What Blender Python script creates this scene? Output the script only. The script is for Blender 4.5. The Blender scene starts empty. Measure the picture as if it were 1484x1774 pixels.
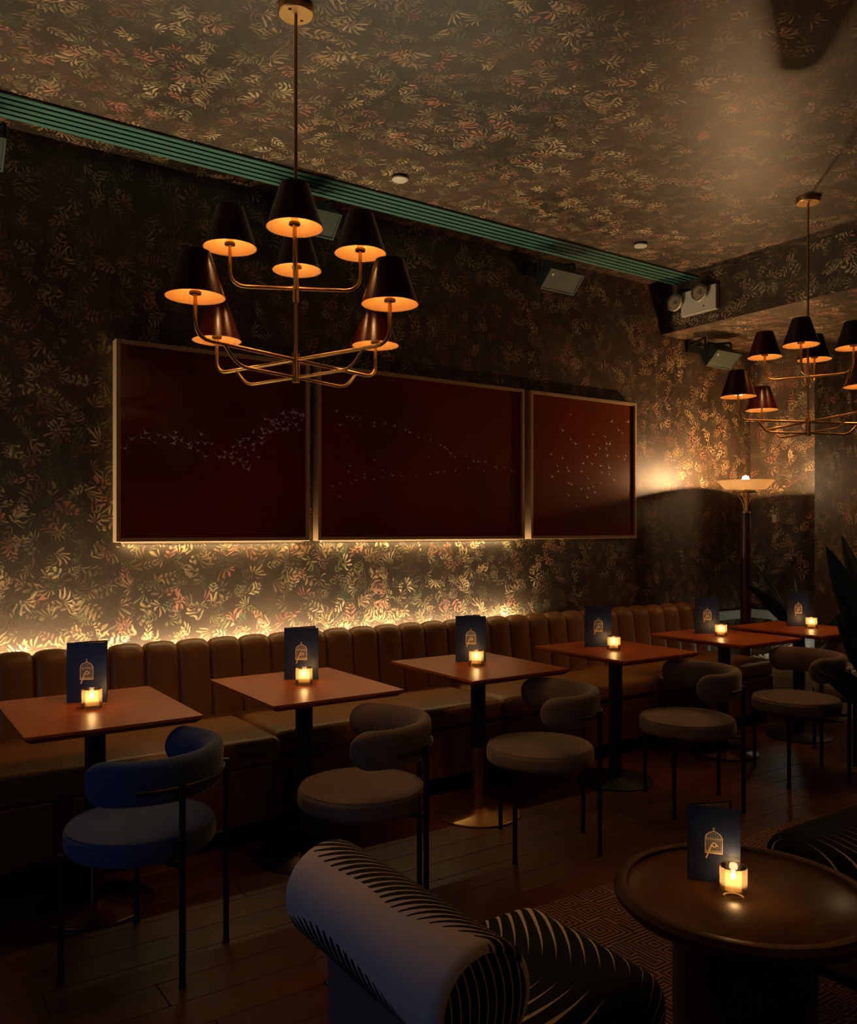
import bpy, bmesh, math, random
from mathutils import Vector, Matrix

random.seed(7)
SC = bpy.context.scene
COL = SC.collection
PI = math.pi
TH = math.radians(34.4)

# ------------------------------------------------------------------ camera, world, lights, exposure
cam_d = bpy.data.cameras.new('camera')
cam = bpy.data.objects.new('camera', cam_d)
COL.objects.link(cam)
cam.location = (0, 0, 1.43)
cam.rotation_euler = (PI / 2, 0, -TH)
cam_d.sensor_fit = 'VERTICAL'
cam_d.sensor_height = 36.0
cam_d.sensor_width = 36.0 * 1484 / 1774
cam_d.lens = 1450.0 / 1774.0 * 36.0
cam_d.shift_y = 31.0 / 1774.0
cam_d.clip_start = 0.05
SC.camera = cam

world = bpy.data.worlds.new('night')
SC.world = world
world.use_nodes = True
world.node_tree.nodes['Background'].inputs[0].default_value = (0.010, 0.008, 0.006, 1)
world.node_tree.nodes['Background'].inputs[1].default_value = 1.0

SC.view_settings.view_transform = 'Standard'
SC.view_settings.look = 'None'
SC.view_settings.gamma = 1.0
SC.view_settings.use_curve_mapping = False
SC.view_settings.exposure = 0.75
SC.cycles.use_adaptive_sampling = True
SC.cycles.adaptive_threshold = 0.02
SC.cycles.max_bounces = 5
SC.cycles.diffuse_bounces = 3
SC.cycles.glossy_bounces = 3
SC.cycles.transmission_bounces = 3
SC.cycles.transparent_max_bounces = 8
SC.cycles.caustics_reflective = False
SC.cycles.caustics_refractive = False

P_LED = 50.0
P_ART = 0.9          # strip under each lit frame, per metre
P_BULB = 4.2        # each chandelier bulb
P_CANDLE = 0.22
P_TORCH = 130.0
P_SCONCE = 60.0
P_PLANTER = 0.4
P_BLUE = 1.3  # blue light set at the added window
P_REAR = 15.0        # added fill pendant, out of view


def light(name, kind, loc, power, color, parent=None, size=0.02, rot=None, size_y=None, spread=None):
    d = bpy.data.lights.new(name, kind)
    d.energy = power
    d.color = color
    if kind == 'AREA':
        d.shape = 'RECTANGLE'
        d.size = size
        d.size_y = size_y or size
        if spread:
            d.spread = spread
    else:
        d.shadow_soft_size = size
    o = bpy.data.objects.new(name, d)
    COL.objects.link(o)
    o.location = loc
    if rot:
        o.rotation_euler = rot
    if parent:
        o.parent = parent
    return o


WARM = (1.0, 0.52, 0.19)
LEDC = (1.0, 0.81, 0.48)
light('led_strip_light', 'AREA', (1.35, 4.450, 0.740), P_LED, LEDC, size=5.1, size_y=0.012, rot=(PI, 0, 0))
light('blue_side_light', 'AREA', (-1.95, 1.9, 1.15), P_BLUE, (0.20, 0.42, 1.0), size=1.1, size_y=0.9, rot=(0, -PI / 2, 0))  # blue light from the left, carried by an added unseen window

# ------------------------------------------------------------------ shader expression helper
class NT:
    def __init__(s, name, **kw):
        s.mat = bpy.data.materials.new(name)
        s.mat.use_nodes = True
        s.t = s.mat.node_tree
        s.bsdf = s.t.nodes['Principled BSDF']
        s.out = s.t.nodes['Material Output']

    def node(s, typ, **props):
        n = s.t.nodes.new(typ)
        for k, v in props.items():
            setattr(n, k, v)
        return n

    def link(s, a, b):
        s.t.links.new(a.k if isinstance(a, X) else a, b)

    def uv(s):
        n = s.node('ShaderNodeTexCoord')
        sp = s.node('ShaderNodeSeparateXYZ')
        s.t.links.new(n.outputs['UV'], sp.inputs[0])
        return X(s, sp.outputs[0]), X(s, sp.outputs[1])

    def objc(s):
        n = s.node('ShaderNodeTexCoord')
        sp = s.node('ShaderNodeSeparateXYZ')
        s.t.links.new(n.outputs['Object'], sp.inputs[0])
        return X(s, sp.outputs[0]), X(s, sp.outputs[1]), X(s, sp.outputs[2])

    def vec(s, a, b, c=0.0):
        n = s.node('ShaderNodeCombineXYZ')
        for i, v in enumerate((a, b, c)):
            if isinstance(v, X):
                s.t.links.new(v.k, n.inputs[i])
            else:
                n.inputs[i].default_value = v
        return n.outputs[0]

    def noise(s, vec, scale, detail=2.0, rough=0.5):
        n = s.node('ShaderNodeTexNoise')
        s.t.links.new(vec, n.inputs['Vector'])
        n.inputs['Scale'].default_value = scale
        n.inputs['Detail'].default_value = detail
        n.inputs['Roughness'].default_value = rough
        return X(s, n.outputs[0])

    def mix(s, fac, a, b):
        n = s.node('ShaderNodeMix', data_type='RGBA')
        for sock, v in ((n.inputs[0], fac), (n.inputs[6], a), (n.inputs[7], b)):
            if isinstance(v, X):
                s.t.links.new(v.k, sock)
            elif isinstance(v, (int, float)):
                sock.default_value = v
            elif isinstance(v, tuple):
                sock.default_value = (*v, 1)
            else:
                s.t.links.new(v, sock)
        return n.outputs[2]

    def ramp(s, fac, stops):
        n = s.node('ShaderNodeValToRGB')
        n.color_ramp.interpolation = 'CONSTANT'
        el = n.color_ramp.elements
        while len(el) < len(stops):
            el.new(0.5)
        for e, (p, c) in zip(el, stops):
            e.position = p
            e.color = (*c, 1)
        s.link(fac, n.inputs[0])
        return n.outputs[0]

    def set(s, **kw):
        for k, v in kw.items():
            sock = s.bsdf.inputs[k.replace('_', ' ')]
            if isinstance(v, X):
                s.t.links.new(v.k, sock)
            elif isinstance(v, (int, float)):
                sock.default_value = v
            elif isinstance(v, tuple):
                sock.default_value = (*v, 1) if len(v) == 3 else v
            else:
                s.t.links.new(v, sock)
        return s

    def bump(s, h, strength=0.3, dist=0.01):
        n = s.node('ShaderNodeBump')
        n.inputs['Strength'].default_value = strength
        n.inputs['Distance'].default_value = dist
        s.link(h, n.inputs['Height'])
        s.t.links.new(n.outputs[0], s.bsdf.inputs['Normal'])


class X:
    """a scalar socket with arithmetic"""
    def __init__(s, nt, k):
        s.nt, s.k = nt, k

    def op(s, o, *a):
        n = s.nt.t.nodes.new('ShaderNodeMath')
        n.operation = o
        for i, v in enumerate((s,) + a):
            if isinstance(v, X):
                s.nt.t.links.new(v.k, n.inputs[i])
            else:
                n.inputs[i].default_value = v
        return X(s.nt, n.outputs[0])

    def __add__(s, b): return s.op('ADD', b)
    __radd__ = __add__
    def __sub__(s, b): return s.op('SUBTRACT', b)
    def __rsub__(s, b): return (s * -1.0) + b
    def __mul__(s, b): return s.op('MULTIPLY', b)
    __rmul__ = __mul__
    def __truediv__(s, b): return s.op('DIVIDE', b)
    def abs(s): return s.op('ABSOLUTE')
    def frac(s): return s.op('FRACT')
    def sin(s): return s.op('SINE')
    def cos(s): return s.op('COSINE')
    def sqrt(s): return s.op('SQRT')
    def pow(s, p): return s.op('POWER', p)
    def lt(s, b): return s.op('LESS_THAN', b)
    def gt(s, b): return s.op('GREATER_THAN', b)
    def max(s, b): return s.op('MAXIMUM', b)
    def min(s, b): return s.op('MINIMUM', b)
    def atan2(s, b): return s.op('ARCTAN2', b)
    def step(s, lo, hi):
        n = s.nt.t.nodes.new('ShaderNodeMapRange')
        n.interpolation_type = 'SMOOTHSTEP'
        s.nt.t.links.new(s.k, n.inputs[0])
        n.inputs[1].default_value = lo
        n.inputs[2].default_value = hi
        return X(s.nt, n.outputs[0])


def plain(name, color, rough=0.5, metal=0.0, spec=0.5, sheen=0.0, vary=0.12, vscale=14.0, bump=0.0, coat=0.0):
    m = NT(name)
    x, y, z = m.objc()
    n = m.noise(m.vec(x, y, z), vscale, 3.0)
    f = n * (2 * vary) + (1 - vary)
    c = m.node('ShaderNodeVectorMath', operation='SCALE')
    c.inputs[0].default_value = color
    m.link(f, c.inputs['Scale'])
    m.set(Base_Color=c.outputs[0], Roughness=rough, Metallic=metal)
    m.bsdf.inputs['Specular IOR Level'].default_value = spec
    if sheen:
        m.bsdf.inputs['Sheen Weight'].default_value = sheen
        m.bsdf.inputs['Sheen Roughness'].default_value = 0.4
    if coat:
        m.bsdf.inputs['Coat Weight'].default_value = coat
        m.bsdf.inputs['Coat Roughness'].default_value = 0.08
    if bump:
        m.bump(m.noise(m.vec(x, y, z), vscale * 9, 3.0), bump, 0.003)
    return m.mat


def emitter(name, color, strength):
    m = NT(name)
    m.set(Base_Color=color, Emission_Color=color, Emission_Strength=strength)
    return m.mat


def wallpaper():
    m = NT('leaf_wallpaper')
    u, v = m.uv()
    wob = m.noise(m.vec(u, v), 1.4, 2.0)
    tint = m.noise(m.vec(u + 7.3, v + 2.1), 2.3, 1.0)
    dens = m.noise(m.vec(u + 3.7, v + 9.4), 3.2, 2.0)
    base = m.mix(wob.step(0.35, 0.65), (0.034, 0.020, 0.011), (0.080, 0.050, 0.032))
    warm = [(0.0, (0.36, 0.225, 0.110)), (0.28, (0.47, 0.305, 0.155)), (0.50, (0.44, 0.175, 0.110)), (0.76, (0.55, 0.40, 0.23))]
    cool = [(0.0, (0.22, 0.19, 0.075)), (0.3, (0.36, 0.27, 0.14)), (0.60, (0.115, 0.135, 0.060)), (0.76, (0.36, 0.215, 0.13))]
    dim = [(0.0, (0.125, 0.080, 0.048)), (0.3, (0.155, 0.105, 0.06)), (0.60, (0.10, 0.085, 0.048)), (0.74, (0.18, 0.10, 0.065))]
    patch = m.noise(m.vec(u + 5.0, v * 1.25 + 1.0), 4.2, 1.0).step(0.34, 0.66) * 0.75 + 0.42
    wu = m.noise(m.vec(u * 1.0, v * 1.0), 13.0, 0.0)
    wv = m.noise(m.vec(u + 31.0, v + 17.0), 13.0, 0.0)
    u, v = u + (wu - 0.5) * 0.060, v + (wv - 0.5) * 0.060
    col = base

    def layer(col, s, ox, oy, fan, pal, lo, n, gain=1.0):
        px, py = u * s + ox, v * s + oy
        vo = m.node('ShaderNodeTexVoronoi', voronoi_dimensions='2D', feature='F1')
        vo.inputs['Scale'].default_value = 1.0
        vo.inputs['Randomness'].default_value = 0.85
        m.t.links.new(m.vec(px, py), vo.inputs['Vector'])
        ps = m.node('ShaderNodeSeparateXYZ')
        m.t.links.new(vo.outputs['Position'], ps.inputs[0])
        cs = m.node('ShaderNodeSeparateColor')
        m.t.links.new(vo.outputs['Color'], cs.inputs[0])
        r1, r2, r3 = (X(m, cs.outputs[i]) for i in range(3))
        lx, ly = px - X(m, ps.outputs[0]), py - X(m, ps.outputs[1])
        a = r1 * 5.4 - 1.1
        ca, sa = a.cos(), a.sin()
        x = lx * ca + ly * sa
        y = ly * ca - lx * sa
        if fan:
            r = (x * x + y * y).sqrt() / 0.5
            ang = y.atan2(x)
            c = ((ang * (n / (2 * PI)) + 0.5).frac() - 0.5).abs() * 2.0
            idx = (ang * (n / (2 * PI)) + 0.5).op('FLOOR')
            rl = r / (((idx * 2.7 + r1 * 20.0).sin() * 0.10 + 0.62) + (ang * 0.75).cos() * 0.30)
            w = (rl * (1.0 - rl)).max(0.0).pow(0.8) * 2.2
            mk = (w * 0.70 - c * 0.95).step(0.0, 0.22) * ang.abs().lt(1.45)
            sh = rl * 0.5 + 0.55 - c * 0.25
        else:
            L = (1.0 - (x * 2.0).pow(2.0)).max(0.02) * 0.27
            k = (x - y.abs() * 0.75) * n
            c = ((k).frac() - 0.5).abs() * 2.0
            b = y.abs() / L
            w = (b * (1.0 - b)).max(0.0).pow(0.7) * 2.3
            mk = (w * 0.72 - c * 0.95).step(0.0, 0.16) * x.abs().lt(0.5)
            sh = b * 0.5 + 0.6 - c * 0.2
        if lo is not None:
            mk = mk * (dens + r3 * 0.5).gt(lo)
        lc = m.ramp(r2, pal)
        sc = m.node('ShaderNodeVectorMath', operation='SCALE')
        m.t.links.new(lc, sc.inputs[0])
        m.link(sh * patch * gain, sc.inputs['Scale'])
        return m.mix(mk, col, sc.outputs[0])

    col = layer(col, 9.5, 5.1, 2.2, False, dim, None, 4.8, 1.1)
    col = layer(col, 8.2, 1.7, 6.3, True, dim, None, 11.0, 1.35)
    col = layer(col, 9.2, 2.9, 4.1, False, cool, 0.70, 4.6, 0.85)
    col = layer(col, 7.8, 8.2, 3.6, True, cool, 0.60, 11.0, 1.0)
    col = layer(col, 8.2, 3.9, 8.8, False, warm, 0.76, 4.4, 1.05)
    col = layer(col, 6.8, 6.5, 1.4, True, warm, 0.66, 11.0, 1.2)
    m.set(Base_Color=col, Roughness=0.46)
    m.bsdf.inputs['Specular IOR Level'].default_value = 0.6
    return m.mat


def wood(name, c1, c2, rough, sx, sy, coat=0.0, spec=0.5):
    m = NT(name)
    x, y, z = m.objc()
    n = m.noise(m.vec(x * sx, y * sy, z * sy), 4.0, 4.0, 0.6)
    n2 = m.noise(m.vec(x * sx * .3, y * sy * .3, z), 2.0, 2.0)
    oi = m.node('ShaderNodeObjectInfo')
    r = X(m, oi.outputs['Random'])
    m.set(Base_Color=m.mix((n * 0.75 + n2 * 0.35 + r * 0.25 - 0.15).step(0.25, 0.85), c1, c2), Roughness=n * 0.15 + (rough - 0.07))
    m.bsdf.inputs['Specular IOR Level'].default_value = spec
    if coat:
        m.bsdf.inputs['Coat Weight'].default_value = coat
        m.bsdf.inputs['Coat Roughness'].default_value = 0.12
    return m.mat


def frond_fabric(name, kind):
    """white cloth printed with black fern fronds; uv in metres"""
    m = NT(name)
    u, v = m.uv()

    def frond(s, t, L, period, sweep, duty0, duty1):
        # s along the spine, t >= 0 away from it
        q = t / L
        k = (s + q.pow(1.6) * sweep) / period
        tri = (k.frac() - 0.5).abs() * 2.0
        duty = (1.0 - q) * (duty0 - duty1) + duty1
        duty = duty - (q - 0.72).max(0.0) * 1.6
        rn = (k.op('FLOOR') * 12.9898).sin() * 0.07 + 0.93
        return (duty - tri).step(-0.03, 0.05) * q.lt(1.0 * rn) * q.gt(0.0)

    if kind == 'roll':   # u along the roll from its far end, v round it (m), 0 = lower back edge
        LA = (u * 4.6 + 0.5).sin() * 0.055 + 0.132
        a = frond(u, 0.415 - v, LA, 0.029, 0.10, 1.06, 0.66)
        LB = (u * 5.0 + 0.30).sin() * 0.085 + 0.030
        b = frond(u, v - 0.020, LB.max(0.001), 0.030, 0.055, 1.12, 0.66)
        k = a.max(b).max(v.lt(0.022) * (LB.gt(0.03)))
    elif kind == 'cap':
        q = (u * u * 1.6 + v + 1.0) / 0.026 + u * 8.0
        tri = ((u + v * v * 2.2) / 0.024).frac()
        k = tri.gt(0.16)
    elif kind == 'seat':   # diagonal spine
        s = u * 0.53 - v * 0.85
        t = u * 0.85 + v * 0.53
        a = frond(s + 2.0, t, (s * 0.0 + 0.34), 0.034, 0.15, 1.10, 0.50)
        b = frond(s + 2.02, t * -1.0, (s * 0.0 + 0.34), 0.036, 0.15, 1.10, 0.50)
        k = a.max(b).max(t.abs().lt(0.014))
    else:                # spine along the seat's far side
        t = v - 0.0
        a = frond(u * -1.0 + 2.0, t, (u * 0.0 + 0.60), 0.040, 0.30, 1.06, 0.55)
        b = frond(u * -1.0 + 2.02, t * -1.0, (u * 0.0 + 0.30), 0.040, 0.16, 1.06, 0.50)
        k = a.max(b).max(t.abs().lt(0.012))
    n = m.noise(m.vec(u, v), 420.0, 2.0)
    m.set(Base_Color=m.mix(k, (0.62, 0.53, 0.46), (0.006, 0.007, 0.006)), Roughness=0.85)
    m.bsdf.inputs['Specular IOR Level'].default_value = 0.2
    m.bump(n, 0.15, 0.002)
    return m.mat


def rug_mat():
    m = NT('rug_pattern')
    x, y, z = m.objc()
    vo = m.node('ShaderNodeTexVoronoi', voronoi_dimensions='2D', distance='CHEBYCHEV')
    vo.inputs['Scale'].default_value = 7.5
    vo.inputs['Randomness'].default_value = 0.95
    m.t.links.new(m.vec(x, y), vo.inputs['Vector'])
    d = X(m, vo.outputs['Distance'])
    l = (d * 8.0).frac().step(0.45, 0.75)
    n = m.noise(m.vec(x, y), 30.0, 2.0)
    m.set(Base_Color=m.mix(l * (n * 0.7 + 0.45).min(1.0), (0.070, 0.038, 0.027), (0.34, 0.23, 0.18)), Roughness=0.95)
    m.bsdf.inputs['Specular IOR Level'].default_value = 0.1
    m.bump(m.noise(m.vec(x, y), 300.0, 2.0), 0.4, 0.004)
    return m.mat


def art_mat(seed):
    m = NT('artwork_print')
    x, y, z = m.objc()
    n = m.noise(m.vec(x + seed, y, z), 1.6, 1.0)
    m.set(Base_Color=m.mix(n.step(0.35, 0.7), (0.165, 0.038, 0.007), (0.25, 0.028, 0.006)), Roughness=0.24)
    m.bsdf.inputs['Specular IOR Level'].default_value = 0.5
    return m.mat


def glass_mat(name, tint, amber, fac):
    m = NT(name)
    tr = m.node('ShaderNodeBsdfTransparent')
    tr.inputs[0].default_value = (*tint, 1)
    gl = m.node('ShaderNodeBsdfGlossy')
    gl.inputs['Roughness'].default_value = 0.05
    tl = m.node('ShaderNodeBsdfTranslucent')
    tl.inputs[0].default_value = (*amber, 1)
    fr = m.node('ShaderNodeFresnel')
    fr.inputs[0].default_value = 1.35
    m1 = m.node('ShaderNodeMixShader')
    m1.inputs[0].default_value = fac
    m.t.links.new(tr.outputs[0], m1.inputs[1])
    m.t.links.new(tl.outputs[0], m1.inputs[2])
    m2 = m.node('ShaderNodeMixShader')
    m.t.links.new(fr.outputs[0], m2.inputs[0])
    m.t.links.new(m1.outputs[0], m2.inputs[1])
    m.t.links.new(gl.outputs[0], m2.inputs[2])
    m.t.links.new(m2.outputs[0], m.out.inputs[0])
    return m.mat


MT = dict(
    paper=wallpaper(),
    plank=wood('floor_plank_wood', (0.062, 0.018, 0.006), (0.115, 0.036, 0.011), 0.45, 1.0, 9.0, spec=0.35),
    table=wood('table_top_wood', (0.36, 0.080, 0.014), (0.55, 0.145, 0.030), 0.36, 1.2, 12.0, spec=0.22),
    lounge_wood=wood('lounge_table_wood', (0.085, 0.034, 0.012), (0.15, 0.062, 0.022), 0.30, 1.0, 7.0),
    dark_wood=wood('dark_stained_wood', (0.035, 0.012, 0.006), (0.075, 0.026, 0.012), 0.35, 8.0, 2.0),
    substrate=plain('subfloor', (0.015, 0.009, 0.006), 0.9),
    leather=plain('brown_leather', (0.24, 0.105, 0.030), 0.42, spec=0.5, vary=0.18, vscale=9, bump=0.12),
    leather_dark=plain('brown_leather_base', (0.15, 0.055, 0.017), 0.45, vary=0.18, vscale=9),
    velvet=plain('taupe_velvet', (0.19, 0.145, 0.115), 0.85, spec=0.2, sheen=0.35, vary=0.22, vscale=22, bump=0.1),
    velvet_blue=plain('slate_blue_velvet', (0.048, 0.080, 0.180), 0.85, spec=0.2, sheen=0.35, vary=0.2, vscale=22, bump=0.1),
    black=plain('black_steel', (0.010, 0.009, 0.009), 0.45, vary=0.1),
    brass=plain('brushed_brass', (0.58, 0.34, 0.13), 0.38, metal=1.0, vary=0.1, vscale=30),
    bronze=plain('dark_bronze', (0.12, 0.075, 0.04), 0.28, metal=1.0, vary=0.1),
    steel=plain('warm_steel', (0.33, 0.25, 0.19), 0.24, metal=1.0, vary=0.08),
    shade=plain('maroon_shade', (0.055, 0.005, 0.003), 0.24, spec=0.35, vary=0.05),
    lining=plain('gold_shade_lining', (0.25, 0.135, 0.038), 0.55, vary=0.06, vscale=40),
    sleeve=plain('ivory_candle_sleeve', (0.90, 0.55, 0.20), 0.5),
    bulb=emitter('warm_bulb', (1.0, 0.62, 0.22), 6.0),
    torch_bulb=emitter('torchiere_bulb', (1.0, 0.80, 0.50), 25.0),
    flame=emitter('candle_flame', (1.0, 0.74, 0.40), 30.0),
    teal=plain('teal_paint', (0.066, 0.165, 0.122), 0.38, vary=0.08),
    slot=plain('dark_slot', (0.006, 0.006, 0.005), 0.8),
    speaker=plain('dark_green_cabinet', (0.010, 0.020, 0.015), 0.5),
    grille=plain('speaker_grille', (0.028, 0.040, 0.030), 0.6, vary=0.25, vscale=150),
    frame=plain('pale_gold_frame', (0.55, 0.36, 0.19), 0.42, vary=0.1, vscale=20),
    birds=plain('bird_print_ink', (0.95, 0.80, 0.70), 0.6),
    navy=plain('navy_menu_card', (0.016, 0.026, 0.080), 0.42, vary=0.05),
    gold=plain('gold_foil', (0.95, 0.70, 0.42), 0.5, metal=0.1, vary=0.05),
    cream=plain('cream_paper', (0.55, 0.42, 0.33), 0.8),
    glass=glass_mat('candle_glass', (1.0, 0.93, 0.80), (1.0, 0.72, 0.40), 0.26),
    wax=glass_mat('candle_wax', (1.0, 0.82, 0.55), (1.0, 0.80, 0.52), 0.75),
    bulb_glass=glass_mat('lamp_head_glass', (0.9, 0.85, 0.78), (0.85, 0.75, 0.62), 0.45),
    white=plain('white_plastic', (0.62, 0.55, 0.46), 0.45, vary=0.05),
    ledge=plain('white_ledge_paint', (0.62, 0.66, 0.58), 0.5, vary=0.05),
    pebble=plain('white_pebble', (0.62, 0.60, 0.52), 0.6, vary=0.25, vscale=40),
    plant=plain('plant_leaf_green', (0.018, 0.050, 0.020), 0.38, vary=0.3, vscale=10),
    stem=plain('plant_stem_green', (0.03, 0.05, 0.018), 0.5),
    pot=plain('dark_plant_pot', (0.03, 0.022, 0.017), 0.5),
    soil=plain('potting_soil', (0.02, 0.013, 0.009), 0.95, vary=0.4, vscale=60),
    bowl=plain('opal_glass_bowl', (0.86, 0.74, 0.55), 0.35),
    rug=rug_mat(),
    roll=frond_fabric('frond_cloth_roll', 'roll'),
    cap=frond_fabric('frond_cloth_cap', 'cap'),
    seatcloth=frond_fabric('frond_cloth_seat', 'seat'),
    seatcloth2=frond_fabric('frond_cloth_long_seat', 'long'),
    plainwall=plain('dark_plaster', (0.05, 0.035, 0.025), 0.7),
    blue_glow=emitter('blue_glow_pane', (0.30, 0.50, 1.0), 0.4),  # pane of the added window, glowing blue
    chair_base=plain('mauve_base_cloth', (0.16, 0.11, 0.10), 0.85, vary=0.2),
)
bw = MT['bowl'].node_tree
_b = bw.nodes['Principled BSDF']
_t = bw.nodes.new('ShaderNodeBsdfTranslucent')
_t.inputs[0].default_value = (1.0, 0.82, 0.58, 1)
_m = bw.nodes.new('ShaderNodeMixShader')
_m.inputs[0].default_value = 0.30
bw.links.new(_b.outputs[0], _m.inputs[1])
bw.links.new(_t.outputs[0], _m.inputs[2])
bw.links.new(_m.outputs[0], bw.nodes['Material Output'].inputs[0])

# ------------------------------------------------------------------ mesh helpers
def mesh(name, v, f, mat, parent=None, loc=None, smooth=False, uvs=None, rot=None, angle=None):
    me = bpy.data.meshes.new(name)
    me.from_pydata([tuple(p) for p in v], [], f)
    if uvs is not None:
        l = me.uv_layers.new(name='uv')
        for p in me.polygons:
            for li, vi in zip(p.loop_indices, p.vertices):
                l.data[li].uv = uvs[vi]
    bm = bmesh.new()
    bm.from_mesh(me)
    bmesh.ops.recalc_face_normals(bm, faces=bm.faces)
    bm.to_mesh(me)
    bm.free()
    if smooth:
        me.polygons.foreach_set('use_smooth', [True] * len(me.polygons))
        if angle is not None:
            me.set_sharp_from_angle(angle=math.radians(angle))
    me.materials.append(MT[mat])
    return link(name, me, parent, loc, rot)


def link(name, me, parent=None, loc=None, rot=None):
    o = bpy.data.objects.new(name, me)
    COL.objects.link(o)
    if parent:
        o.parent = parent
    if loc:
        o.location = loc
    if rot:
        o.rotation_euler = rot
    return o


BOX_F = [(0, 1, 3, 2), (4, 6, 7, 5), (0, 4, 5, 1), (2, 3, 7, 6), (0, 2, 6, 4), (1, 5, 7, 3)]


def box(name, lo, hi, mat, parent=None, bevel=0.0, seg=2, loc=None, rot=None, smooth=False):
    v = [(x, y, z) for x in (lo[0], hi[0]) for y in (lo[1], hi[1]) for z in (lo[2], hi[2])]
    if not bevel:
        return mesh(name, v, BOX_F, mat, parent, loc, rot=rot)
    bm = bmesh.new()
    vs = [bm.verts.new(p) for p in v]
    for f in BOX_F:
        bm.faces.new([vs[i] for i in f])
    bmesh.ops.recalc_face_normals(bm, faces=bm.faces)
    bmesh.ops.bevel(bm, geom=bm.edges[:], offset=bevel, segments=seg, profile=0.5, affect='EDGES')
    me = bpy.data.meshes.new(name)
    bm.to_mesh(me)
    bm.free()
    if smooth:
        me.polygons.foreach_set('use_smooth', [True] * len(me.polygons))
        me.set_sharp_from_angle(angle=math.radians(40))
    me.materials.append(MT[mat])
    return link(name, me, parent, loc, rot)


def lathe_data(prof, seg=32, off=(0, 0, 0)):
    v, f = [], []
    n = len(prof)
    for i in range(seg):
        a = 2 * PI * i / seg
        for r, z in prof:
            v.append((off[0] + r * math.cos(a), off[1] + r * math.sin(a), off[2] + z))
    for i in range(seg):
        j = (i + 1) % seg
        for k in range(n - 1):
            a, b, c, d = i * n + k, j * n + k, j * n + k + 1, i * n + k + 1
            if prof[k][0] < 1e-6:
                f.append((a, c, d))
            elif prof[k + 1][0] < 1e-6:
                f.append((a, b, d))
            else:
                f.append((a, b, c, d))
    return v, f


def lathe(name, prof, mat, parent=None, loc=None, seg=32, angle=40, rot=None):
    v, f = lathe_data(prof, seg)
    o = mesh(name, v, f, mat, parent, loc, smooth=True, angle=angle, rot=rot)
    bm = bmesh.new()
    bm.from_mesh(o.data)
    bmesh.ops.remove_doubles(bm, verts=bm.verts, dist=1e-6)
    bm.to_mesh(o.data)
    bm.free()
    return o


def cyl(name, r, z0, z1, mat, parent=None, loc=None, seg=20, r1=None, rot=None):
    r1 = r if r1 is None else r1
    return lathe(name, [(0, z0), (r, z0), (r1, z1), (0, z1)], mat, parent, loc, seg, rot=rot)


def fillet(pts, rad, n=6):
    pts = [Vector(p) for p in pts]
    out = [pts[0]]
    for i in range(1, len(pts) - 1):
        a, b, c = pts[i - 1], pts[i], pts[i + 1]
        p0 = b + (a - b).normalized() * rad
        p1 = b + (c - b).normalized() * rad
        for k in range(n + 1):
            t = k / n
            out.append(p0 * (1 - t) ** 2 + b * 2 * t * (1 - t) + p1 * t * t)
    out.append(pts[-1])
    return out


def tube_data(path, r, seg=10, closed=False):
    path = [Vector(p) for p in path]
    n = len(path)
    v, f = [], []
    up = None
    for i, p in enumerate(path):
        if closed:
            t = (path[(i + 1) % n] - path[i - 1]).normalized()
        else:
            t = (path[min(i + 1, n - 1)] - path[max(i - 1, 0)]).normalized()
        if up is None:
            up = Vector((0, 0, 1)) if abs(t.z) < 0.9 else Vector((1, 0, 0))
        s = t.cross(up).normalized()
        up = s.cross(t).normalized()
        rr = r[i] if isinstance(r, (list, tuple)) else r
        for k in range(seg):
            a = 2 * PI * k / seg
            v.append(p + (s * math.cos(a) + up * math.sin(a)) * rr)
    for i in range(n if closed else n - 1):
        j = (i + 1) % n
        for k in range(seg):
            l = (k + 1) % seg
            f.append((i * seg + k, i * seg + l, j * seg + l, j * seg + k))
    if not closed:
        f.append(tuple(range(seg)))
        f.append(tuple((n - 1) * seg + k for k in range(seg)))
    return v, f


def tube(name, path, r, mat, parent=None, seg=10, closed=False, loc=None):
    v, f = tube_data(path, r, seg, closed)
    return mesh(name, v, f, mat, parent, loc, smooth=True, angle=50)


def thing(name, label, cat, loc=(0, 0, 0), rz=0.0, group=None):
    o = bpy.data.objects.new(name, None)
    o.empty_display_size = 0.1
    COL.objects.link(o)
    o.location = loc
    o.rotation_euler = (0, 0, rz)
    return tag(o, label, cat, group)


def tag(o, label, cat, group=None):
    o['label'] = label
    o['category'] = cat
    if group:
        o['group'] = group
    return o


def struct(o):
    o['kind'] = 'structure'
    return o


def copy_tree(o, parent=None):
    c = o.copy()
    COL.objects.link(c)
    c.parent = parent
    for ch in list(o.children):
        copy_tree(ch, c)
    return c


# ------------------------------------------------------------------ the room
WY, CZ, BX, CZ2, EX, RY = 4.5, 3.38, 5.35, 3.0, 6.53, 3.9
X0, Y0, X9 = -2.0, -3.0, 9.0


def slab(name, lo, hi, mat, axes, parent=None):
    """box papered in metres, every face by its own two axes"""
    v = [(x, y, z) for x in (lo[0], hi[0]) for y in (lo[1], hi[1]) for z in (lo[2], hi[2])]
    o = mesh(name, v, BOX_F, mat, parent)
    me = o.data
    l = me.uv_layers.new(name='uv')
    for p in me.polygons:
        n = [abs(c) for c in p.normal]
        ax = {0: (1, 2), 1: (0, 2), 2: (0, 1)}[n.index(max(n))]
        for li, vi in zip(p.loop_indices, p.vertices):
            c = me.vertices[vi].co
            l.data[li].uv = (c[ax[0]] + 20.0, c[ax[1]] + 20.0)
    return o


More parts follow.
